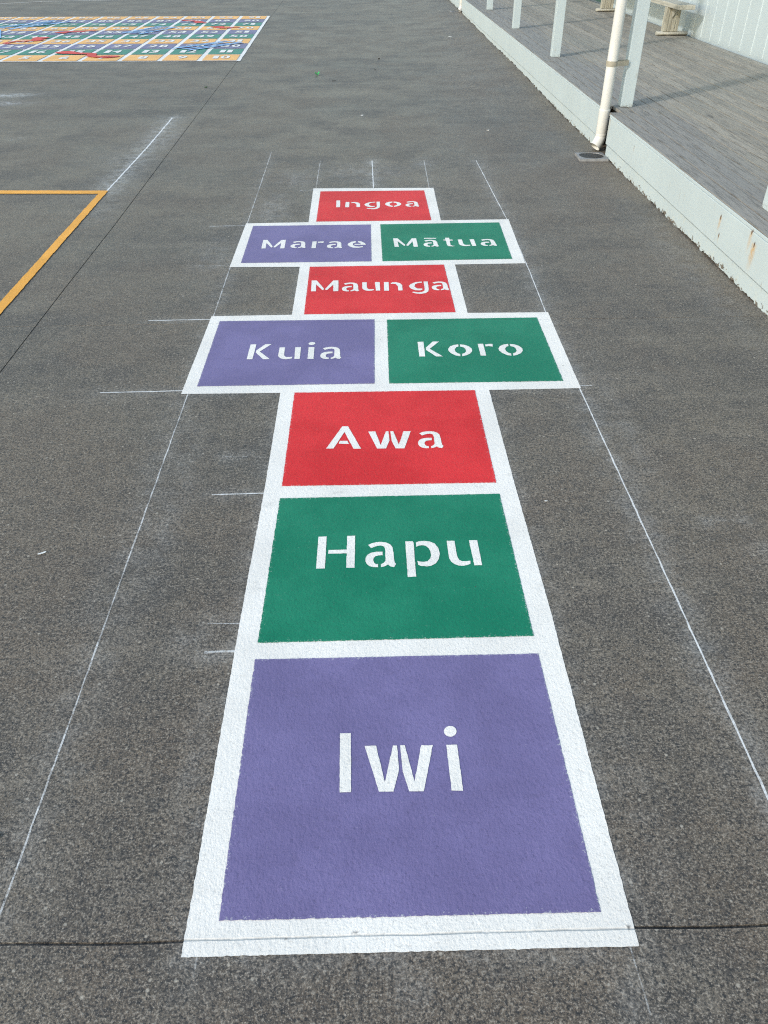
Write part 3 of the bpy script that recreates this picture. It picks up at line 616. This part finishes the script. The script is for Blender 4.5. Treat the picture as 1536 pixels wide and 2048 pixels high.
# ------------------------------------------------------------------ snakes and ladders board
DIGITS = {}
def digit_polys():
    for d in '0123456789':
        cu = bpy.data.curves.new('digit','FONT'); cu.body = d; cu.size = 1; cu.offset = .030; cu.resolution_u = 3; cu.fill_mode = 'FRONT'
        ob = bpy.data.objects.new('digit', cu); COL.objects.link(ob)
        bpy.context.view_layer.update()
        dg = bpy.context.evaluated_depsgraph_get()
        me = bpy.data.meshes.new_from_object(ob.evaluated_get(dg))
        V = np.array([v.co[:2] for v in me.vertices]); F = [tuple(p.vertices) for p in me.polygons]
        mn, mx = V.min(0), V.max(0); V = (V-mn)/(mx-mn)
        DIGITS[d] = (V, F); bpy.data.objects.remove(ob); bpy.data.curves.remove(cu); bpy.data.meshes.remove(me)
digit_polys()
def build_board():
    O = Vector((-1.640,11.728)); ex = Vector((-.5335,.0150)); ey = Vector((-.0148,.5830))
    def at(u, v): q = O+ex*u+ey*v; return (q.x, q.y)
    t = thing('snakes_and_ladders_board', 'colourful numbered snakes and ladders board painted on the concrete at the far left', 'game board', (0,0,0))
    e=.045
    sheet('border', [ragged([at(-e*.6,-e*.6),at(-e*.6,10+e),at(10+e,10+e),at(10+e,-e*.6)], .05, .002, 21)], .004, M['b_white'], t)
    cols = ['orange','green','purple']
    for r in range(10):
        for c in range(10):
            # c counts from the right; number runs back and forth row by row
            num = r*10 + ((10-c) if r%2 == 0 else (c+1))
            mx, my = .065, .040
            u0, u1 = c+mx, c+1-mx
            if c == 0: u0 = .075
            q = [at(u1, r+my), at(u0, r+my), at(u0, r+1-my), at(u1, r+1-my)]
            tl = sheet('board_square', [q], .008, M['b_'+cols[r%3]], t)
            s = str(num); V=[];F=[]; dw=.235; dh=.46; gap=.05
            tw = sum((dw*.6 if d=='1' else dw) for d in s)+gap*(len(s)-1); u = c+.5+tw/2
            for d in s:
                DV, DF = DIGITS[d]; wd = dw*.6 if d=='1' else dw; b=len(V)
                for x,y in DV: V.append((*at(u-x*wd, r+.27+y*dh), .012))
                F += [tuple(b+i for i in f) for f in DF]; u -= wd+gap
            mesh_obj('number', V, F, M['b_white'], tl)
    def snake(pts, wd, mat):
        # smooth body, thick head tapering to the tail
        P=[Vector(p) for p in pts]; n=8; Q=[]
        for i in range(len(P)-1):
            p0=P[max(i-1,0)];p1=P[i];p2=P[i+1];p3=P[min(i+2,len(P)-1)]
            for j in range(n):
                s=j/n; Q.append(.5*((2*p1)+(p2-p0)*s+(2*p0-5*p1+4*p2-p3)*s*s+(-p0+3*p1-3*p2+p3)*s**3))
        Q.append(P[-1]); L=[];R=[]; m=len(Q)
        for i,q in enumerate(Q):
            d=Q[min(i+1,m-1)]-Q[max(i-1,0)]; nn=Vector((-d.y,d.x)).normalized(); s=i/(m-1)
            h=wd*(.5*(1-s)**.6+.05)*(1.5 if .02<s<.12 else 1)
            L.append(tuple(q+nn*h)); R.append(tuple(q-nn*h))
        sheet('snake', [L+R[::-1]], .016, M['b_'+mat], t)
    snake([(-4.28,12.66),(-4.05,12.50),(-3.78,12.42),(-3.72,12.22),(-3.50,12.08),(-3.36,12.16),(-3.50,12.20),(-3.62,12.17)], .15, 'red')
    snake([(-5.06,14.36),(-5.10,14.12),(-5.02,14.0),(-5.16,13.90),(-5.32,13.86),(-5.42,13.66),(-5.30,13.58)], .15, 'red')
    snake([(-5.00,14.93),(-4.88,15.10),(-4.70,15.08),(-4.58,15.22),(-4.45,15.16)], .15, 'red')
    snake([(-2.90,16.30),(-2.98,16.55),(-3.10,16.68),(-3.24,16.74),(-3.36,16.88)], .15, 'red')
    snake([(-2.52,15.74),(-2.44,15.55),(-2.34,15.50),(-2.22,15.60),(-2.10,15.56)], .15, 'red')
    def ladder(a, b, wd):
        a=Vector(a); b=Vector(b); d=(b-a); L=d.length; d.normalize(); n=Vector((-d.y,d.x)); P=[]
        for s in (-1,1):
            c=n*wd*.5*s; P.append([tuple(a+c-n*.03),tuple(b+c-n*.03),tuple(b+c+n*.03),tuple(a+c+n*.03)])
        k=.12
        while k<L-.05:
            q=a+d*k; P.append([tuple(q-n*(wd*.5-.031)-d*.025),tuple(q-n*(wd*.5-.031)+d*.025),tuple(q+n*(wd*.5-.031)+d*.025),tuple(q+n*(wd*.5-.031)-d*.025)]); k+=.15
        sheet('ladder', P, .018, M['b_blue'], t)
    ladder((-2.62,12.78),(-1.95,13.62),.34); ladder((-3.78,14.75),(-3.36,15.75),.34); ladder((-6.2,15.6),(-5.5,16.75),.40); ladder((-5.9,14.2),(-6.3,15.3),.36)
build_board()

# ------------------------------------------------------------------ litter
def flake(name, cx, cy, lx, ly, rz, mat, label, cat, seed, h=.006, curl=.5):
    """small crumpled scrap: irregular outline, curled surface"""
    r=random.Random(seed); n=12; V=[(0,0,h*.6)]; F=[]
    for k in range(n):
        a=2*math.pi*k/n; q=r.uniform(.75,1.1); V.append((math.cos(a)*lx*.5*q, math.sin(a)*ly*.5*q, max(.001,h*(curl*abs(math.cos(a))+r.uniform(-.2,.3)))))
    for k in range(n): F.append((0,1+k,1+(k+1)%n))
    o=mesh_obj(name,V,F,mat); o.location=(cx,cy,float(ground_z(cx,cy))+.002); o.rotation_euler=(0,0,rz)
    md=o.modifiers.new('thick','SOLIDIFY'); md.thickness=.0015
    return tag(o,label,cat)
MW=mat_simple('white paper scrap',(.75,.77,.76),.8,.2,.06,40,.2); MG=mat_simple('bright green plastic',(.03,.42,.10),.45,.5,.3,30,.3)
MD=mat_simple('dark dry debris',(.035,.032,.028),.9,.2,.3,40,.5); ML=mat_simple('dry brown leaf',(.16,.06,.025),.8,.2,.3,40,.5); MGL=mat_simple('dull green leaf',(.05,.10,.05),.8,.2,.3,40,.4)
flake('plastic_scrap',-.552,10.50,.055,.065,.3,MG,'small bright green scrap lying alone on the far concrete','litter',1,.030,1.2)
flake('twig',-.34,10.10,.05,.014,.02,MD,'short dark twig just right of the green scrap','twig',2,.006)
flake('paper_scrap',-.985,1.758,.026,.008,.50,MW,'small white strip of paper on the concrete at the left','litter',3,.004)
flake('paint_flake',.568,1.971,.012,.005,0,MW,'tiny white flake right of the white bar between Awa and Hapu','litter',4,.003)
flake('paint_flake',1.10,7.427,.024,.022,.3,MW,'tiny white flake left of the near downpipe','litter',5,.004)
flake('paint_flake',-.018,8.129,.028,.030,0,MW,'tiny white flake beyond the hopscotch on the middle concrete','litter',6,.004)
flake('pebble',.148,10.89,.016,.02,0,MD,'small dark pebble on the far concrete right of the green scrap','pebble',7,.018)
flake('pebble',.215,11.777,.026,.03,.4,MD,'larger dark pebble farthest out on the concrete','pebble',8,.022)
flake('leaf',-1.764,9.743,.04,.05,.4,MGL,'small dull green leaf in front of the snakes and ladders board','leaf',9,.012)
flake('leaf',-.787,.858,.016,.016,.2,ML,'small dry brown leaf at the left edge near the bottom','leaf',10,.006)
flake('paper_scrap',1.365,13.953,.06,.04,-.3,MW,'white paper scrap near the middle of the veranda edge','litter',11,.008)
